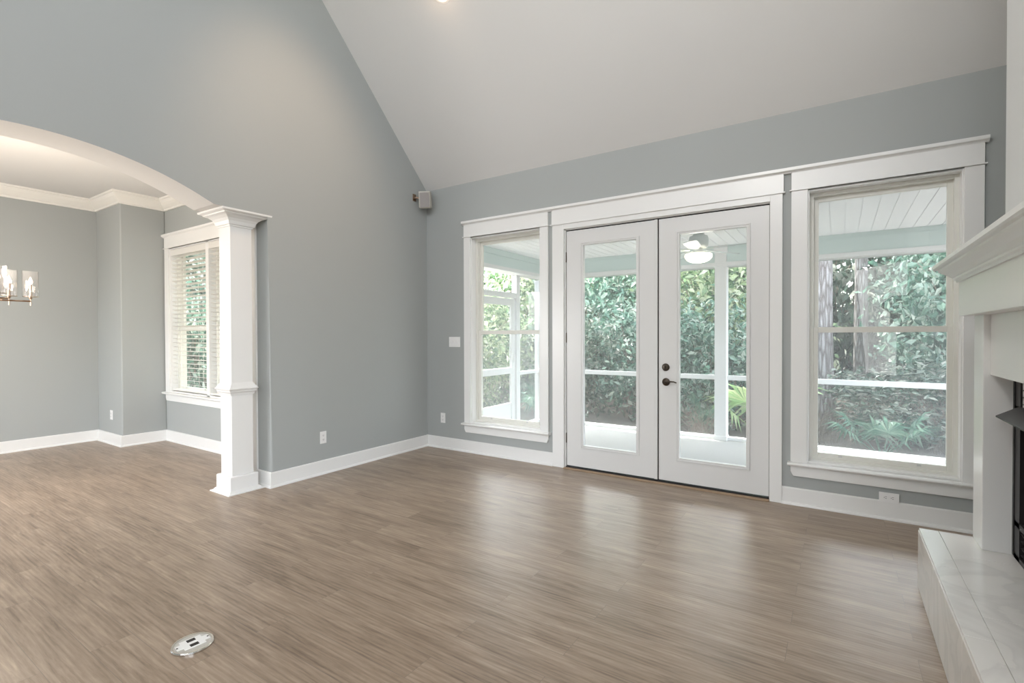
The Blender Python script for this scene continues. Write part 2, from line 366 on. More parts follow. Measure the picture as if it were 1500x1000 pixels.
# ------------------------------------------------------------------ windows
def sash_pair(w_, x0, x1, z0, z1, y, mid):
    """double hung window in an opening; y = inner wall face (room towards -Y)"""
    bm = B(); ring(bm, x0 + .012, x1 - .012, z0 + .005, z1 - .012, .03, y + .075, y + .17); part('window_frame', bm, 'vinyl', w_, .002)
    a, b = x0 + .037, x1 - .037; s = .036
    bm = B(); ring(bm, a, b, z0 + .03, mid + .022, s, y + .088, y + .118, wb=.042, wt=.042)
    lo = part('lower_sash', bm, 'vinyl', w_, .003)
    bm = B(); box(bm, a + s - .004, b - s + .004, y + .100, y + .105, z0 + .068, mid - .016); part('window_pane', bm, 'glass', lo)
    bm = B()
    for k in (.22, .78):
        xx = a + (b - a) * k; box(bm, xx - .012, xx + .012, y + .084, y + .09, z0 + .052, z0 + .066)
    part('sash_latch', bm, 'bsteel', lo)
    bm = B(); ring(bm, a, b, mid - .02, z1 - .035, s, y + .124, y + .154, wb=.04, wt=.042)
    up = part('upper_sash', bm, 'vinyl', w_, .003)
    bm = B(); box(bm, a + s - .004, b - s + .004, y + .136, y + .141, mid + .016, z1 - .073); part('window_pane', bm, 'glass', up)
def window(name, x0, x1, z0, z1, y, cl, cr, ext=None, mull=None, zcap=2.61):
    """cl, cr: outer edges of the side casings"""
    w_ = sthing(name, ((x0 + x1) / 2, y, z0))
    bm = B(); box(bm, cl, x0 + .006, y - .02, y, z0, z1); box(bm, x1 - .006, cr, y - .02, y, z0, z1)
    part('side_casing', bm, 'trim', w_, .002)
    bm = B(); box(bm, cl, cr, y - .022, y, z1, zcap - .035)
    box(bm, cl - .012, cr + .012, y - .032, y, z1, z1 + .010)
    part('head_casing', bm, 'trim', w_, .002)
    bm = B(); ring(bm, x0, x1, z0, z1, .016, y, y + .10)
    part('jamb_lining', bm, 'trim', w_, .002)
    bm = B(); sweep(bm, [(cr + .02, y + .06), (cl - .02, y + .06)], [(0, z0 - .026), (.108, z0 - .026), (.116, z0 - .02), (.120, z0 - .012), (.116, z0 - .003), (.108, z0), (0, z0)])
    part('window_stool', bm, 'trim', w_)
    bm = B(); zb = z0 - .108; zt = z0 - .026
    extrude_poly(bm, [(cl, y, zt), (cr, y, zt), (cr, y, zb + .035), (cr - .018, y, zb), (cl + .018, y, zb), (cl, y, zb + .035)], (0, -.02, 0))
    part('window_apron', bm, 'trim', w_, .002)
    mid = (z0 + z1) / 2 - .022 if ext is None else ext
    if mull:
        bm = B(); box(bm, mull - .035, mull + .035, y, y + .17, z0, z1); part('mullion', bm, 'trim', w_)
        sash_pair(w_, x0, mull - .03, z0, z1, y, mid); sash_pair(w_, mull + .03, x1, z0, z1, y, mid)
    else: sash_pair(w_, x0, x1, z0, z1, y, mid)
    return w_
window('window_1', OA[0], OA[1], OA[2], OA[3], 0, .580, 1.672, ext=1.358)
window('window_2', OC[0], OC[1], OC[2], OC[3], 0, 3.826, 4.929, ext=1.358)
window('window_3', -2.93, -1.05, .62, 2.43, YW, -3.03, -.95, ext=1.42, mull=-1.98)
# one cap moulding over windows and doors
def cap(name, x0, x1, y):
    bm = B(); sweep(bm, [(x1, y + .0), (x1, y - .001)][:0] + [(x1, y), (x0, y)], [(0, 2.572), (.024, 2.572), (.030, 2.580), (.045, 2.586), (.047, 2.590), (.047, 2.611), (0, 2.611)])
    return struct(name, bm, 'trim')
cap('trim_2', .562, 4.948, 0); cap('trim_3', -3.05, -.93, YW)

# door casing, threshold
t3 = sthing('trim_4', (2.77, 0, 0))
bm = B(); box(bm, 1.722, 1.850, -.022, 0, 0, 2.43); part('left_casing', bm, 'trim', t3, .002)
bm = B(); box(bm, 3.680, 3.767, -.022, 0, 0, 2.43); part('right_casing', bm, 'trim', t3, .002)
bm = B(); box(bm, 1.715, 3.775, -.024, 0, 2.43, 2.575); box(bm, 1.70, 3.785, -.034, 0, 2.425, 2.436); box(bm, 1.85, 3.68, -.022, 0, 2.375, 2.43); part('head_casing', bm, 'trim', t3, .002)
bm = B(); box(bm, 1.852, 1.862, 0, .14, 0, 2.375); box(bm, 3.676, 3.680, 0, .14, 0, 2.375); box(bm, 1.852, 3.68, 0, .14, 2.367, 2.375)
box(bm, 1.852, 1.875, .066, .14, 0, 2.375); box(bm, 3.66, 3.68, .066, .14, 0, 2.375); box(bm, 1.852, 3.68, .066, .14, 2.345, 2.375); part('door_jamb', bm, 'trim', t3)
bm = B(); box(bm, 1.852, 3.68, -.045, -.002, 0, .010); part('threshold_strip', bm, 'tan', t3, .003)
bm = B(); box(bm, 1.862, 3.676, .020, .030, 2.350, 2.367); box(bm, 1.862, 1.875, .022, .030, .02, 2.367); box(bm, 2.770, 2.792, .020, .030, .02, 2.362); box(bm, 3.668, 3.676, .022, .030, .02, 2.367); part('gap_shade', bm, 'dark', t3)  # near-black strips set in the door gaps to stand in for their shade
bm = B(); box(bm, 1.86, 3.68, 0.0, .15, 0, .018); part('sill', bm, 'black', t3)

def door(name, x0, x1, gx0, gx1, hinge):
    d = sthing(name, (hinge, .03, .028)); z0, z1 = .028, 2.356; y0, y1 = .012, .056
    bm = B(); box(bm, x0, gx0, y0, y1, z0, z1); box(bm, gx1, x1, y0, y1, z0, z1); box(bm, gx0, gx1, y0, y1, z0, .24); box(bm, gx0, gx1, y0, y1, 2.205, z1)
    bmesh.ops.remove_doubles(bm, verts=bm.verts, dist=1e-5)
    part('door_panel', bm, 'door', d)
    bm = B()   # raised bead around the glass
    ring(bm, gx0 - .026, gx1 + .026, .214, 2.231, .012, y0 - .009, y0 + .002)
    ring(bm, gx0 - .014, gx1 + .014, .226, 2.219, .016, y0 - .005, y0 + .004)
    part('glazing_bead', bm, 'door', d, .002)
    bm = B(); box(bm, gx0 - .004, gx1 + .004, .030, .036, .238, 2.208); part('window_pane', bm, 'glass', d)
    return d
d1 = door('door_1', 1.868, 2.772, 2.045, 2.583, 1.865)
bm = B(); box(bm, 2.752, 2.781, -.004, .012, .028, 2.356); part('astragal', bm, 'door', d1, .002)
d2 = door('door_2', 2.789, 3.672, 2.968, 3.508, 3.672)
bm = B(); cyl(bm, (2.787, .02, .03), .003, 2.33, 'Z', 8)
bm.free()
bm = B()
for z in (.25, 1.25, 2.05):
    cyl(bm, (1.863, .008, z), .006, .10, 'Z', 10)
part('hinges', bm, 'bronze', d1)
bm = B(); lathe(bm, (2.852, .012, 1.037), [(.033, 0), (.034, .006), (.030, .014), (.024, .018), (.010, .020)], (0, -1, 0)); box(bm, 2.849, 2.855, -.028, -.005, 1.022, 1.052); part('deadbolt', bm, 'bronze', d2, smooth=False)
bm = B(); lathe(bm, (2.855, .012, .906), [(.034, 0), (.035, .006), (.031, .014), (.020, .020), (.012, .024), (.011, .052)], (0, -1, 0)); lh = part('door_handle', bm, 'bronze', d2)
bm = B(); tube(bm, [(2.855, -.038, .906), (2.875, -.042, .908), (2.905, -.042, .915), (2.935, -.040, .914), (2.958, -.036, .905)], [.010, .009, .007, .006, .005], 10); part('lever', bm, 'bronze', lh, smooth=True)

# ------------------------------------------------------------------ decorative column under the arch
cx, cy = -.207, -2.160
colm = thing('column', (cx, cy, 0), 'white square column with plinth and crown capital under the springing of the arch', 'column')
def sq(h): return [(cx - h, cy - h), (cx + h, cy - h), (cx + h, cy + h), (cx - h, cy + h)]
def sqring(bm, prof):   # prof: (half width, z), stacked square loft
    rows = [[bm.verts.new((x, y, z)) for x, y in sq(h)] for h, z in prof]
    for a, b in zip(rows, rows[1:]):
        for i in range(4): bm.faces.new((a[i], a[(i + 1) % 4], b[(i + 1) % 4], b[i]))
    bm.faces.new(list(reversed(rows[0]))); bm.faces.new(rows[-1])
bm = B(); sqring(bm, [(.155, 0), (.155, .008), (.136, .013), (.130, .022), (.122, .030)]); part('base_plate', bm, 'trim', colm)
bm = B(); sqring(bm, [(.118, .02), (.118, .138), (.112, .144), (.09, .144)]); part('plinth', bm, 'trim', colm, .002)
bm = B(); sqring(bm, [(.0905, .144), (.0905, 2.27)]); part('shaft', bm, 'trim', colm, .002)
bm = B(); sqring(bm, [(.0905, .822), (.098, .824), (.100, .835), (.104, .846), (.112, .852), (.114, .866), (.122, .872), (.124, .880), (.118, .884), (.0905, .930)]); part('middle_band', bm, 'trim', colm)
bm = B(); sqring(bm, [(.0905, 2.245), (.097, 2.247), (.099, 2.258), (.108, 2.262), (.112, 2.272), (.117, 2.290), (.130, 2.310), (.152, 2.328), (.178, 2.338), (.182, 2.346), (.196, 2.350), (.208, 2.356), (.210, 2.370)]); part('capital', bm, 'trim', colm)
bm = B(); box(bm, -.325, -.205, -1.990, -1.974, .133, 2.37); struct('trim_5', bm, 'trim')

# ------------------------------------------------------------------ wall plates
def outlet(name, c, nrm, label, horiz=False, n=2, sw=0):
    """c centre on the wall, nrm: 'X' faces +X, 'Y' faces -Y"""
    t = thing(name, c, label, 'switch' if sw else 'outlet'); C = Vector(c)
    W2, H2 = (.035, .058)
    if sw: W2 = .082
    if horiz: W2, H2 = H2, W2
    def bx(bm, a0, a1, d0, d1, z0, z1):
        if nrm == 'Y': box(bm, C.x + a0, C.x + a1, C.y - d1, C.y - d0, C.z + z0, C.z + z1)
        else: box(bm, C.x + d0, C.x + d1, C.y + a0, C.y + a1, C.z + z0, C.z + z1)
    bm = B(); bx(bm, -W2, W2, 0, .006, -H2, H2); part('cover_plate', bm, 'plate', t, .002)
    if sw:
        for k in range(sw):
            a = (k - (sw - 1) / 2) * .046; bm = B(); bx(bm, a - .008, a + .008, .006, .014, -.014, .014); part('toggle', bm, 'plate', t, .002)
        return t
    for s in (-1, 1):
        bm = B(); a = s * .020
        if horiz: bx(bm, a - .014, a + .014, .006, .0085, -.016, .016)
        else: bx(bm, -.016, .016, .006, .0085, a - .014, a + .014)
        r = part('receptacle', bm, 'plate', t, .002); bm = B()
        for q in (-.006, .006):
            if horiz: bx(bm, a - .003, a + .007, .0085, .0092, q - .001, q + .001)
            else: bx(bm, q - .001, q + .001, .0085, .0092, a - .003, a + .007)
        if horiz: bx(bm, a - .010, a - .006, .0085, .0092, -.002, .002)
        else: bx(bm, -.002, .002, .0085, .0092, a - .010, a - .006)
        part('slots', bm, 'dark', r)
    return t
outlet('wall_outlet', (0, -1.455, .350), 'X', 'white duplex outlet on the long left wall between column and room corner')
outlet('wall_outlet', (.247, 0, .357), 'Y', 'white duplex outlet low on the back wall between room corner and narrow left window')
outlet('wall_outlet', (4.440, -.012, .160), 'Y', 'white horizontal outlet straddling the baseboard under the large right window', horiz=True)
outlet('wall_outlet', (-3.37, -2.035, .357), 'Y', 'small white outlet on the dining room corner pier')
outlet('light_switch', (.428, 0, 1.251), 'Y', 'white triple toggle light switch plate left of the narrow window', sw=3)

# ------------------------------------------------------------------ corner speaker
sp = thing('wall_speaker', (.0, -.20, 2.90), 'small beige loudspeaker on a bracket high in the corner of the grey walls', 'speaker')
def rbox(bm, c, dx, dy, dz, rot):
    v = []
    for z in (-dz, dz):
        for y in (-dy, dy):
            for x in (-dx, dx): v.append(bm.verts.new(Vector(c) + rot @ Vector((x, y, z))))
    for f in ((0, 2, 3, 1), (4, 5, 7, 6), (0, 1, 5, 4), (2, 6, 7, 3), (0, 4, 6, 2), (1, 3, 7, 5)): bm.faces.new([v[i] for i in f])
rt = Matrix.Rotation(math.radians(30), 4, 'Z') @ Matrix.Rotation(math.radians(10), 4, 'X')
rt = rt.to_3x3(); cc = Vector((.105, -.135, 2.905))
bm = B(); rbox(bm, cc, .068, .055, .095, rt); part('cabinet', bm, 'beige', sp, .012)
bm = B(); rbox(bm, cc + rt @ Vector((0.004, -.056, -.002)), .055, .004, .083, rt); part('grille', bm, 'grille', sp, .004)
bm = B(); tube(bm, [(0, -.21, 2.93), (.03, -.20, 2.93), (.07, -.16, 2.92)], .012, 8); box(bm, 0, .006, -.235, -.185, 2.89, 2.97); part('bracket', bm, 'nickel', sp)

# ------------------------------------------------------------------ floor outlet box
fb = thing('floor_outlet', (1.83, -3.42, 0), 'round polished metal floor outlet cover set in the planks near the camera', 'outlet')
bm = B(); lathe(bm, (1.83, -3.42, 0), [(.080, 0), (.080, .007), (.077, .011), (.070, .011), (.070, .0085)]); part('rim', bm, 'steel', fb)
bm = B(); lathe(bm, (1.83, -3.42, .004), [(.0695, 0), (.0695, .0055), (.068, .0065)]); part('cover_disc', bm, 'bsteel', fb)
bm = B()
fr = Matrix.Rotation(math.radians(-6), 3, 'Z'); fc = Vector((1.83, -3.42, .0112))
rbox(bm, fc, .038, .040, .0012, fr); rbox(bm, fc, .018, .062, .0010, fr); pl = part('flip_plate', bm, 'plate', fb)
for s in (-1, 1):
    bm = B(); rbox(bm, fc + fr @ Vector((s * .021, 0, .0014)), .0105, .016, .0006, fr); part('receptacle', bm, 'dark', pl)
for s in (-1, 1):
    bm = B(); cyl(bm, fc + fr @ Vector((0, s * .058, .0008)), .004, .0008, 'Z', 10); part('screw', bm, 'dark', pl)

# ------------------------------------------------------------------ fireplace
hx = 4.495
he = thing('hearth', (4.66, -1.93, 0), 'raised cream marble hearth slab running along the right wall below the mantel', 'hearth')
bm = B(); box(bm, hx, 4.808, -2.76, -1.105, 0, .306); part('core', bm, 'grout', he)
bm = B(); ys = [-1.103, -1.60, -2.21, -2.762]
for a, b in zip(ys, ys[1:]): box(bm, hx - .004, 4.567, b + .001, a - .001, .300, .311)
ys2 = [-1.103, -1.42, -2.03, -2.64, -2.762]
for a, b in zip(ys2, ys2[1:]): box(bm, 4.5695, 4.809, b + .001, a - .001, .300, .311)
part('top_tiles', bm, 'marble', he, .001)
bm = B()
for a, b in zip(ys, ys[1:]): box(bm, hx - .008, hx + .002, b + .001, a - .001, .004, .2985)
box(bm, hx, 4.808, -1.105, -1.097, .004, .2985); part('front_tiles', bm, 'marble', he, .001)

mn = thing('fireplace_mantel', (4.72, -1.89, .311), 'white painted fireplace surround with deep stepped mantel shelf on the right', 'fireplace')
YL, YR_ = -1.10, -2.68
for a, b in ((YL, YL - .185), (YR_ + .185, YR_)):
    bm = B(); box(bm, 4.70, 4.805, b, a, .311, 1.42); part('leg', bm, 'trim', mn, .003)
bm = B(); box(bm, 4.725, 4.808, YR_ + .185, YL - .185, 1.132, 1.42); part('header_panel', bm, 'trim', mn, .002)
bm = B(); box(bm, 4.642, 4.808, YR_ - .005, YL - .0, 1.413, 1.66); part('frieze', bm, 'trim', mn, .002)
# crown under the shelf, wrapped around three sides
mp = [(0, 1.583), (.010, 1.583), (.012, 1.592), (.022, 1.597), (.022, 1.606), (.030, 1.610), (.042, 1.622), (.060, 1.634), (.072, 1.644), (.074, 1.652), (.086, 1.655), (.094, 1.660), (.094, 1.678), (0, 1.678)]
pth = [(4.81, YL), (4.642, YL), (4.642, YR_), (4.81, YR_)]
bm = B(); sweep(bm, pth, [(-d, z) for d, z in mp]); box(bm, 4.642, 4.808, YR_, YL, 1.655, 1.678); part('mantel_shelf', bm, 'trim', mn)

ins = thing('fireplace_insert', (4.90, -1.89, .311), 'black metal fireplace insert with louvres and projecting hood inside the white surround', 'fireplace')
ya, yb = -1.292, -2.488
bm = B(); box(bm, 4.800, 4.806, ya - .02, ya, .32, 1.15); box(bm, 4.800, 4.806, yb, yb + .02, .32, 1.15); box(bm, 4.80, 4.806, yb, ya, 1.12, 1.15); part('edge_trim', bm, 'black', ins)
bm = B(); box(bm, 4.803, 4.86, ya - .095, ya - .018, .313, 1.15); box(bm, 4.803, 4.86, yb + .018, yb + .095, .313, 1.15); box(bm, 4.803, 4.86, yb + .02, ya - .02, 1.125, 1.15); box(bm, 4.803, 4.86, yb + .02, ya - .02, .97, 1.0); box(bm, 4.803, 4.86, yb + .02, ya - .02, .313, .335); box(bm, 4.803, 4.86, yb + .02, ya - .02, .46, .485)
part('face_frame', bm, 'black', ins)
for zz0, zz1 in ((1.0, 1.125), (.335, .46)):
    bm = B()
    for k in range(4):
        z = zz0 + (k + .5) * (zz1 - zz0) / 4
        rbox(bm, (4.825, (ya + yb) / 2, z), .016, (ya - yb) / 2 - .06, .006, Matrix.Rotation(math.radians(-25), 3, 'Y'))
    box(bm, 4.853, 4.859, yb + .06, ya - .06, zz0 + .001, zz1 - .001)
    part('louvre_grille', bm, 'black', ins)
bm = B(); extrude_poly(bm, [(4.803, ya - .075, 1.0), (4.728, ya - .075, .955), (4.728, ya - .075, .949), (4.803, ya - .075, .975)], (0, (yb + .075) - (ya - .075), 0)); part('hood', bm, 'black', ins)
bm = B(); box(bm, 4.86, 5.25, yb + .06, ya - .06, .34, .345); box(bm, 5.24, 5.25, yb + .06, ya - .06, .34, 1.14); box(bm, 4.86, 5.25, yb + .06, yb + .07, .34, 1.14); box(bm, 4.86, 5.25, ya - .07, ya - .06, .34, 1.14); box(bm, 4.86, 5.25, yb + .06, ya - .06, 1.13, 1.14); part('firebox', bm, 'blackhole', ins)

# ------------------------------------------------------------------ recessed lamps in the vault
def can(x, y, label, power):
    z = HB - SL * y; n = Vector((0, -SL, -1)).normalized()
    light('recessed_light_halo', 'POINT', Vector((x, y, z)) + n * .16, .55, (1, .70, .48), shadow_soft_size=.03)   # faces down into the room
    t = thing('recessed_light', (x, y, z), label, 'ceiling light', 'recessed lights in the vaulted ceiling')
    bm = B(); lathe(bm, Vector((x, y, z)), [(.095, .0), (.095, .004), (.080, .007), (.076, .004), (.074, -.02)], n); part('trim_ring', bm, 'plate', t)
    bm = B(); lathe(bm, Vector((x, y, z)) + n * .0045, [(.072, 0), (.066, .010), (.045, .022), (.015, .028)], n); part('lens', bm, 'canlamp', t)
    l = light('recessed_light_glow', 'SPOT', Vector((x, y, z)) + n * .03, power, (1, .80, .62), aim=Vector((x, y, z)) + Vector((0, 0, -2)) + n, spot_size=math.radians(150), spot_blend=.9, shadow_soft_size=.06)
can(1.285, -1.182, 'glowing recessed light in the sloped ceiling at the top edge of the photo', 28)
light('second_recessed_glow', 'SPOT', (1.9, -2.05, 5.0), 120, (1, .70, .47), aim=(0, -1.75, 2.95), spot_size=math.radians(50), spot_blend=1, shadow_soft_size=.08)

# ------------------------------------------------------------------ chandelier in the dining room
ch = thing('chandelier', (-1.55, -3.43, DZ), 'metal chandelier with clear glass cylinder shades hanging in the dining room', 'chandelier')
bm = B(); tube(bm, [(-1.70, -3.13, 1.630), (-1.70, -3.73, 1.630)], .007); tube(bm, [(-1.40, -3.33, 1.630), (-1.40, -3.57, 1.630)], .007)
tube(bm, [(-1.70, -3.43, 1.630), (-1.40, -3.43, 1.630)], .007); tube(bm, [(-1.55, -3.43, 1.60), (-1.55, -3.43, DZ - .01)], .008); cyl(bm, (-1.55, -3.43, DZ - .025), .06, .025); part('frame', bm, 'nickel', ch)
lamps = [(-1.70, -3.13), (-1.70, -3.264), (-1.70, -3.60), (-1.70, -3.73), (-1.40, -3.386), (-1.40, -3.53)]
for i, (x, y) in enumerate(lamps):
    bm = B(); cyl(bm, (x, y, 1.666), .052, .005); cyl(bm, (x, y, 1.592), .005, .075, seg=10); lathe(bm, (x, y, 1.645), [(.006, 0), (.013, .012), (.014, .020)]); h = part('lamp_holder', bm, 'nickel', ch)
    bm = B(); cyl(bm, (x, y, 1.671), .0115, .105, seg=12); part('candle_sleeve', bm, 'nickel', h)
    bm = B(); lathe(bm, (x, y, 1.776), [(.007, 0), (.013, .014), (.014, .026), (.008, .044), (.002, .062)], seg=14); part('bulb', bm, 'bulb', h, smooth=True)
    bm = B(); seg = 40; rows = []
    for rr, zz in ((.052, 1.671), (.052, 1.888), (.0495, 1.888), (.0495, 1.673)):
        rows.append([bm.verts.new((x + (rr + .0011 * (k % 2)) * math.cos(2 * PI * k / seg), y + (rr + .0011 * (k % 2)) * math.sin(2 * PI * k / seg), zz)) for k in range(seg)])
    for a, b in zip(rows, rows[1:]):
        for k in range(seg): bm.faces.new((a[k], a[(k + 1) % seg], b[(k + 1) % seg], b[k]))
    part('glass_shade', bm, 'shade', h, smooth=True)
light('chandelier_glow', 'POINT', (-1.58, -3.43, 1.95), 58, (1, .86, .72), shadow_soft_size=.15)

# ------------------------------------------------------------------ venetian blind
bl = thing('window_blind', (-1.99, YW + .035, 2.41), 'ivory venetian blind with open wooden slats in the dining room window', 'blind')
bx0, bx1, by = -2.905, -1.075, YW + .038
bm = B(); box(bm, bx0 - .005, bx1 + .005, by - .036, by - .026, 2.335, 2.412); box(bm, bx0, bx1, by - .026, by + .026, 2.36, 2.412); part('valance', bm, 'slat', bl, .003)
bm = B(); z = 2.325
rs = Matrix.Rotation(math.radians(-14), 3, 'X')
while z > .69:
    rbox(bm, ((bx0 + bx1) / 2, by, z), (bx1 - bx0) / 2, .025, .0015, rs); z -= .0515
part('slats', bm, 'slat', bl)
bm = B(); box(bm, bx0, bx1, by - .025, by + .025, .645, .668); part('bottom_rail', bm, 'slat', bl, .004)
bm = B()
for xx in (-2.80, -2.66, -2.22, -1.75, -1.30):
    for yy in (-.026, .026): tube(bm, [(xx, by + yy, .65), (xx, by + yy, 2.37)], .0015, 5)
part('ladder_cords', bm, 'slat', bl)

# ------------------------------------------------------------------ porch
PZ = -.05; PC = 2.49; PY = 2.46; PX = .30; PXR = 6.6
bm = B(); box(bm, .05, PXR, WT, 2.72, PZ - .25, PZ); struct('porch_floor', bm, 'concrete')
bm = B(); box(bm, 0.05, PXR, WT, PY + .3, PC, PC + .03)
x = .30 + .03
gx = 4.061 - .1229 * 40
while gx < PXR:
    gx += .1229
    if gx > .12: box(bm, gx - .1229 + .005, gx - .005, WT + .01, PY + .02, PC - .007, PC)
struct('porch_ceiling', bm, 'soffit')
bm = B(); box(bm, -.15, PXR, -.0 + WT, PY + .50, PC + .12, PC + .2); box(bm, -.25, PXR, PY + .45, PY + .51, PC - .12, PC + .2); struct('porch_roof', bm, 'siding')
# beams: seafoam fascia with a white lower trim
def beam(name, a, b, label):
    t = thing(name, ((a[0] + b[0]) / 2, (a[1] + b[1]) / 2, 2.21), label, 'beam'); return t
bf = beam('porch_beam', (PX, PY), (PXR, PY), 'long seafoam porch beam with white underside along the front of the porch')
bm = B(); box(bm, PX, PXR, PY, PY + .19, 2.265, PC); box(bm, PX, PXR, PY - .004, PY, 2.43, 2.435); part('fascia', bm, 'teal', bf)
bm = B(); box(bm, PX - .02, PXR, PY - .02, PY + .21, 2.212, 2.265); part('lower_trim', bm, 'porchwhite', bf, .003)
bs = beam('porch_beam', (PX, 0), (PX, PY), 'seafoam porch beam along the left end above the screen door')
bm = B(); box(bm, PX - .19, PX, WT, PY + .19, 2.265, PC - .004); box(bm, PX - .19, PX + .012, WT, PY - .001, 2.405, PC - .0045); part('fascia', bm, 'teal', bs)
bm = B(); box(bm, PX - .21, PX + .02, WT, PY - .02, 2.212, 2.265); part('lower_trim', bm, 'porchwhite', bs, .003)
def post(x, y, s, label, top=PC):
    t = thing('porch_post', (x, y, PZ), label, 'post')
    bm = B(); box(bm, x - s, x + s, y - s, y + s, PZ, top - .008); part('shaft', bm, 'porchwhite', t, .004)
    bm = B(); box(bm, x - s - .012, x + s + .012, y - s - .012, y + s + .012, top - .10, top - .0085); part('top_collar', bm, 'porchwhite', t, .003)
    bm = B(); box(bm, x - s - .008, x + s + .008, y - s - .008, y + s + .008, PZ, PZ + .06); part('foot_collar', bm, 'porchwhite', t, .003)
    return t
post(2.852, PY + .06, .072, 'white square porch post seen through the right french door')
# front bays: sill, mid rail, screen
def bay(x0, x1, label, n):
    t = thing('porch_screen', ((x0 + x1) / 2, 2.54, PZ), label, 'screen')
    bm = B(); box(bm, x0, x1, 2.50, 2.59, PZ, PZ + .04); part('bottom_rail', bm, 'porchwhite', t, .002)
    bm = B(); box(bm, x0, x1, 2.515, 2.565, .735, .795); part('middle_rail', bm, 'porchwhite', t, .002)
    bm = B(); box(bm, x0, x1, 2.568, 2.570, PZ + .04, 2.212); part('screen_mesh', bm, 'screenf', t)
bay(.34, 2.775, 'framed insect screen of the porch front left of the white post', 1)
bay(2.93, PXR, 'framed insect screen of the porch front right of the white post', 2)
# left end: corner post, door post, screen door, side bay
XS = .13
def spost(y0, y1, label, z1=2.212, s=.045):
    bm = B(); box(bm, XS - s, XS + s, y0, y1, PZ, z1); o = obj('porch_post', bm, 'porchwhite', bev=.004); tag(o, label, 'post'); return o
spost(1.72, 1.81, 'slim white post beside the screen door at the left end of the porch')
bm = B(); box(bm, XS - .08, .32, 2.44, 2.60, PZ, 2.205); tag(obj('porch_post', bm, 'porchwhite', bev=.004), 'white corner post of the porch between the two seafoam beams', 'post')
bm = B(); box(bm, XS - .04, XS + .04, WT, 1.72, 1.875, 1.945); tag(obj('door_header', bm, 'porchwhite', bev=.003), 'white header bar over the porch screen door', 'header')
sd = thing('screen_door', (XS, 1.70, PZ), 'white screen door with solid kick panel at the left end of the porch', 'door')
bm = B(); d0, d1 = .80, 1.705
box(bm, XS - .02, XS + .02, d0, d0 + .09, .0, 1.86); box(bm, XS - .02, XS + .02, d1 - .09, d1, .0, 1.86)
box(bm, XS - .02, XS + .02, d0 + .09, d1 - .09, 1.76, 1.86); box(bm, XS - .02, XS + .02, d0 + .09, d1 - .09, .77, .86); box(bm, XS - .02, XS + .02, d0 + .09, d1 - .09, .0, .04)
part('door_frame', bm, 'porchwhite', sd, .003)
bm = B(); box(bm, XS - .008, XS + .008, d0 + .09, d1 - .09, .04, .345); part('kick_panel', bm, 'porchwhite', sd)
bm = B(); box(bm, XS - .001, XS + .001, d0 + .09, d1 - .09, .345, 1.76); part('screen_mesh', bm, 'screen', sd)
bm = B(); box(bm, XS + .02, XS + .035, d1 - .06, d1 - .03, .93, 1.06); tube(bm, [(XS + .035, d1 - .045, 1.04), (XS + .06, d1 - .045, 1.03), (XS + .06, d1 - .045, .96), (XS + .035, d1 - .045, .95)], .006); part('door_handle', bm, 'porchwhite', sd)
sb = thing('porch_screen', (XS, 2.12, PZ), 'narrow insect screen bay between screen door and porch corner', 'screen')
bm = B(); box(bm, XS - .025, XS + .025, 1.81, 2.44, .735, .785); part('middle_rail', bm, 'porchwhite', sb, .002)
bm = B(); box(bm, XS - .04, XS + .04, 1.81, 2.44, PZ, PZ + .04); part('bottom_rail', bm, 'porchwhite', sb, .002)
bm = B(); box(bm, XS - .001, XS + .001, 1.81, 2.44, PZ + .04, 2.212); part('screen_mesh', bm, 'screen', sb)

# porch ceiling fan
FX, FY = 2.86, 1.20
fn = thing('ceiling_fan', (FX, FY, PC), 'white porch ceiling fan with a lit bowl lamp seen through the right french door', 'fan')
bm = B(); lathe(bm, (FX, FY, 2.262), [(.03, 0), (.085, .004), (.100, .03), (.104, .09), (.095, .13), (.06, .145), (.055, .215)]); part('motor_housing', bm, 'fanbody', fn, smooth=True)
for k in range(5):
    a = math.radians(-14 + 72 * k); q = Matrix.Rotation(a, 3, 'Z')
    bm = B(); pts = [(.09, -.02), (.16, -.028), (.22, -.060), (.50, -.068), (.56, -.055), (.585, 0), (.56, .055), (.50, .068), (.22, .060), (.16, .028), (.09, .02)]
    extrude_poly(bm, [Vector((FX, FY, 2.242)) + q @ Vector((x, y, y * .18)) for x, y in pts], (0, 0, .008)); part('fan_blade', bm, 'fanblade', fn)
bm = B(); lathe(bm, (FX, FY, 2.195), [(.06, 0), (.075, .02), (.05, .045), (.04, .070)]); part('light_fitter', bm, 'fanbody', fn, smooth=True)
bm = B(); lathe(bm, (FX, FY, 2.105), [(.02, 0), (.075, .010), (.115, .030), (.138, .058), (.142, .085), (.135, .095)]); part('lamp_bowl', bm, 'fanlamp', fn, smooth=True)

# ------------------------------------------------------------------ garden
random.seed(7)
bm = B(); bmesh.ops.create_grid(bm, x_segments=60, y_segments=50, size=1)
for v in bm.verts:
    X, Y = v.co.x * 24, v.co.y * 18 + 14
    v.co = Vector((X + 0, Y, -.42 + .10 * math.sin(X * .9) * math.cos(Y * .7) + .05 * max(0, Y - 5) + random.uniform(-.03, .03)))
o = obj('garden_ground', bm, 'soil'); o['kind'] = 'structure'

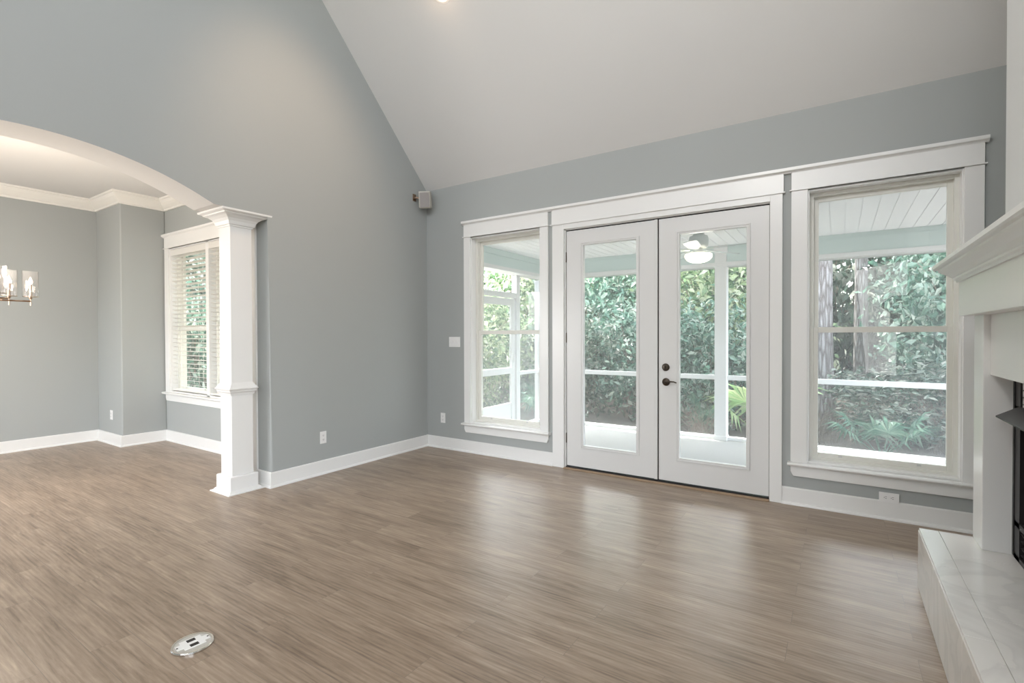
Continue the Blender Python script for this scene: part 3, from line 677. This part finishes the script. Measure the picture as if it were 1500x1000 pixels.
def leaf_mesh(name, n, rx, ry, rz, size, mt, shell=.5, clusters=70, seed=1):
    rnd = random.Random(seed); V = []; F = []
    cs = []
    while len(cs) < clusters:
        p = Vector((rnd.uniform(-1, 1), rnd.uniform(-1, 1), rnd.uniform(-1, 1)))
        if shell < p.length < 1: cs.append((Vector((p.x * rx, p.y * ry, p.z * rz)), rnd.uniform(.12, .26)))
    for i in range(n):
        c, s = cs[rnd.randrange(len(cs))]
        d = Vector((rnd.gauss(0, 1), rnd.gauss(0, 1), rnd.gauss(0, .8))); p = c + d * s
        nrm = (Vector((rnd.gauss(0, .7), rnd.gauss(0, .7), rnd.gauss(.5, .6))) + c.normalized() * .3); nrm.normalize()
        q = nrm.to_track_quat('Z', 'Y'); a = rnd.uniform(0, 2 * PI); L = size * rnd.uniform(.6, 1.35); Wd = L * rnd.uniform(.38, .55)
        ux = q @ Vector((math.cos(a), math.sin(a), 0)); uy = q @ Vector((-math.sin(a), math.cos(a), 0)); k = len(V)
        V += [p - ux * L * .5, p - ux * L * .05 + uy * Wd * .5 + nrm * L * .06, p + ux * L * .5 - nrm * L * .10, p - ux * L * .05 - uy * Wd * .5 + nrm * L * .06]
        F += [(k, k + 1, k + 2), (k, k + 2, k + 3)]
    me = bpy.data.meshes.new(name); me.from_pydata([tuple(v) for v in V], [], F); me.materials.append(M[mt]); return me
def twig_mesh(name, n, rx, ry, h, seed, thick=.018):
    rnd = random.Random(seed); bm = B()
    for i in range(n):
        a = rnd.uniform(0, 2 * PI); x = rnd.uniform(0, .35) * rx * math.cos(a); y = rnd.uniform(0, .35) * ry * math.sin(a)
        ex, ey = rx * rnd.uniform(-1, 1), ry * rnd.uniform(-1, 1); ez = h * rnd.uniform(.4, 1)
        pts = []
        for t in (0, .25, .5, .75, 1):
            pts.append((x + (ex - x) * t ** 1.6 + rnd.uniform(-.06, .06), y + (ey - y) * t ** 1.6 + rnd.uniform(-.06, .06), ez * (1 - (1 - t) ** 1.5) + rnd.uniform(-.04, .04) * (t > 0)))
        r = thick * rnd.uniform(.4, 1); tube(bm, pts, [r, r * .8, r * .6, r * .4, r * .2], 5)
    me = bpy.data.meshes.new(name); bm.to_mesh(me); bm.free(); me.materials.append(M['twig']); return me
LM = {
 'A': (leaf_mesh('foliage', 5200, 1.15, .95, 1.15, .13, 'leafA', seed=3), twig_mesh('branches', 26, 1.1, .9, 2.3, 4)),
 'B': (leaf_mesh('foliage', 5200, 1.2, 1.0, 1.25, .12, 'leafB', seed=5), twig_mesh('branches', 22, 1.1, .9, 2.5, 6)),
 'C': (leaf_mesh('foliage', 5200, 1.15, .95, 1.2, .14, 'leafC', seed=8), twig_mesh('branches', 34, 1.2, 1.0, 2.3, 9)),
}
def shrub(x, y, kind, s, sz, rot, label, group):
    g = -.42 + .05 * max(0, y - 5); t = thing('shrub', (x, y, g), label, 'shrub', group); t.rotation_euler.z = rot; t.scale = (s, s, sz)
    f = bpy.data.objects.new('foliage', LM[kind][0]); COL.objects.link(f); f.parent = t; f.location = (0, 0, 1.25)
    b = bpy.data.objects.new('branches', LM[kind][1]); COL.objects.link(b); b.parent = t
    return t
SH = [  # x, y, kind, scale, z scale, label
 (-2.6, 4.4, 'B', 1.0, 1.15, 'pale yellow green shrub beyond the screen door, nearest the house'),
 (-4.2, 3.0, 'B', 1.1, 1.3, 'yellow green shrub left of the porch screen door'),
 (-.9, 5.2, 'C', .95, .95, 'grey green shrub behind the narrow left window, middle of the front row'),
 (.7, 5.6, 'A', 1.0, 1.05, 'teal green shrub straight behind the left french door'),
 (2.3, 5.5, 'A', 1.0, 1.0, 'dense green shrub left of the white porch post'),
 (3.05, 7.4, 'B', .85, 1.2, 'bright green shrub just right of the white porch post'),
 (5.0, 5.3, 'C', .95, .52, 'low grey green shrub in the lower half of the large right window'),
 (6.05, 5.8, 'A', 1.0, 1.3, 'tall leafy shrub at the right edge of the large right window'),
 (-6.0, 6.5, 'A', 1.5, 1.6, 'tall shrub far left beyond the screen door'),
 (-3.6, 7.6, 'B', 1.5, 1.7, 'tall yellow green bush in the back row behind the narrow left window'),
 (-1.2, 8.2, 'A', 1.5, 1.7, 'tall teal green bush in the back row left of the french doors'),
 (1.3, 8.4, 'B', 1.5, 1.75, 'tall bright yellow green bush in the back row behind the french doors'),
 (2.4, 10.0, 'C', 1.3, 1.6, 'tall dark bush in the back row right of the white porch post'),
 (6.4, 8.4, 'A', 1.3, 1.6, 'tall green bush in the back row seen through the large right window'),
 (7.8, 8.0, 'B', 1.5, 1.8, 'tall bush in the back row at the far right'),
]
for i, (x, y, k, s, sz, lb) in enumerate(SH): shrub(x, y, k, s, sz, i * 1.7, lb, 'shrubs around the porch')
BK = [(-9, 11, 'A'), (-5.5, 12, 'C'), (-2.2, 12.5, 'B'), (1, 13, 'A'), (4.2, 12.5, 'C'), (7.4, 12, 'A'), (10.5, 11, 'B')]
BK2 = [(-4.5, 17.5, 'C', 'left'), (1.2, 18, 'A', 'centre'), (6.6, 17, 'C', 'right')]
shrub(-6.3, .9, 'C', 1.25, 1.5, .7, 'dark shrub outside the dining room window behind the blind', 'shrubs around the porch')
shrub(-5.4, -.2, 'A', .8, 1.1, 2.1, 'small shrub close outside the dining room window', 'shrubs around the porch')
shrub(-9.0, 1.6, 'C', 2.0, 2.2, 2.9, 'large thicket far outside the dining room window', 'shrubs around the porch')
nm = ['far left end', 'left', 'left of the centre', 'centre', 'right of the centre', 'right', 'far right end']
for i, (x, y, k) in enumerate(BK): shrub(x, y, k, 1.85, 2.4, i * 2.3 + 1, 'large woodland thicket behind the garden shrubs, at the ' + nm[i], 'thickets at the back of the garden')

for i, (x, y, k, wd) in enumerate(BK2): shrub(x, y, k, 3.0, 3.2, i * 1.9 + .4, 'farthest dark mass of woodland foliage, ' + wd + ' part of the background', 'farthest woodland foliage')

def tree(x, y, r, h, label, lean=0, crown='A', cz=5.5):
    g = -.5 + .05 * max(0, y - 5); t = thing('pine_tree', (x, y, g), label, 'tree')
    bm = B(); rows = 14; pr = []; rnd = random.Random(int(x * 100)); seg = 20
    rr = []
    for i in range(rows):
        f = i / (rows - 1); rad = r * (1.25 if i == 0 else 1.08 if i == 1 else 1 - .35 * f)
        rr.append([bm.verts.new((x + lean * f * h + rad * (1 + rnd.uniform(-.05, .05)) * math.cos(2 * PI * k / seg), y + rad * math.sin(2 * PI * k / seg) * (1 + rnd.uniform(-.05, .05)), g + f * h)) for k in range(seg)])
    for a, b in zip(rr, rr[1:]):
        for k in range(seg): bm.faces.new((a[k], a[(k + 1) % seg], b[(k + 1) % seg], b[k]))
    bm.faces.new(rr[-1]); part('trunk', bm, 'bark', t, smooth=True)
    f = bpy.data.objects.new('foliage', LM[crown][0]); COL.objects.link(f); f.parent = t; f.location = (lean * h, 0, cz + 1); f.scale = (2.2, 2.0, 1.4)
    return t
tree(3.93, 6.0, .155, 8, 'thick grey pine trunk behind the left side of the large right window', -.008, 'B', 6)
tree(4.55, 9.0, .135, 9, 'slimmer brown pine trunk right of the thick one, deeper in the woods', .0, 'A', 7)
tree(.35, 7.2, .10, 8, 'thin trunk in the woods behind the left french door', .02, 'A', 5.6)

light('porch_fan_glow', 'POINT', (FX, FY, 2.03), 7, (1, .93, .84), shadow_soft_size=.14)
# palmettos: fans of folded blades
def palmetto(x, y, z, s, nf, mt, label, seed, up=.6):
    rnd = random.Random(seed); t = thing('palmetto', (x, y, z), label, 'plant', 'palmettos at the edge of the woods')
    for k in range(nf):
        az = 2 * PI * k / nf + rnd.uniform(-.3, .3); tilt = rnd.uniform(.25, .9)
        d = Vector((math.cos(az) * math.sin(tilt), math.sin(az) * math.sin(tilt), math.cos(tilt))); Ls = s * rnd.uniform(.5, .8); hub = Vector((x, y, z)) + d * Ls
        bm = B(); tube(bm, [(x, y, z), Vector((x, y, z)) + d * Ls * .5 + Vector((0, 0, .02)), hub], .006, 5)
        side = d.cross(Vector((0, 0, 1))).normalized(); upv = side.cross(d).normalized()
        nb = 17
        for j in range(nb):
            a = math.radians(-115 + 230 * j / (nb - 1)); bd = (d * math.cos(a) + side * math.sin(a)).normalized(); L = s * rnd.uniform(.42, .62) * (1 - .15 * abs(a))
            w_ = .022 * s / .8; cr = bd.cross(upv).normalized(); tip = hub + bd * L - Vector((0, 0, 1)) * L * rnd.uniform(.15, .5); mid_ = hub + bd * L * .5 + upv * .02
            v = [bm.verts.new(p) for p in (hub, mid_ + cr * w_, tip, mid_ - cr * w_, mid_ + upv * -.012)]
            bm.faces.new((v[0], v[1], v[4])); bm.faces.new((v[0], v[4], v[3])); bm.faces.new((v[1], v[2], v[4])); bm.faces.new((v[4], v[2], v[3]))
        part('frond', bm, mt, t)
palmetto(4.65, 4.2, -.42, .78, 9, 'palm', 'teal green palmetto low in the large right window', 11)
palmetto(3.12, 4.6, -.40, 1.25, 6, 'palmlight', 'bright green palmetto right of the white porch post', 12)
palmetto(2.2, 4.6, -.42, .75, 7, 'palm', 'palmetto low behind the right french door, left of the white post', 13)
palmetto(5.7, 4.7, -.42, .6, 7, 'palm', 'palmetto near the right edge of the large right window', 14)
palmetto(-.6, 3.9, -.42, .8, 7, 'palm', 'palmetto behind the kick panel of the screen door', 15)

# tangles of bare brush among the shrubs
def brush(x, y, s, sz, seed, label):
    t = thing('brush', (x, y, -.42), label, 'brush'); t.scale = (s, s, sz)
    b = bpy.data.objects.new('branches', twig_mesh('branches', 70, 1.0, .8, 1.3, seed, .011)); COL.objects.link(b); b.parent = t
brush(5.45, 4.75, .8, .9, 31, 'tangle of bare grey twigs low at the right of the large right window')
brush(3.9, 4.9, .7, .6, 32, 'low tangle of bare twigs in front of the thick pine trunk')
brush(2.3, 3.9, .6, .55, 33, 'bare twigs low behind the right french door, left of the white post')
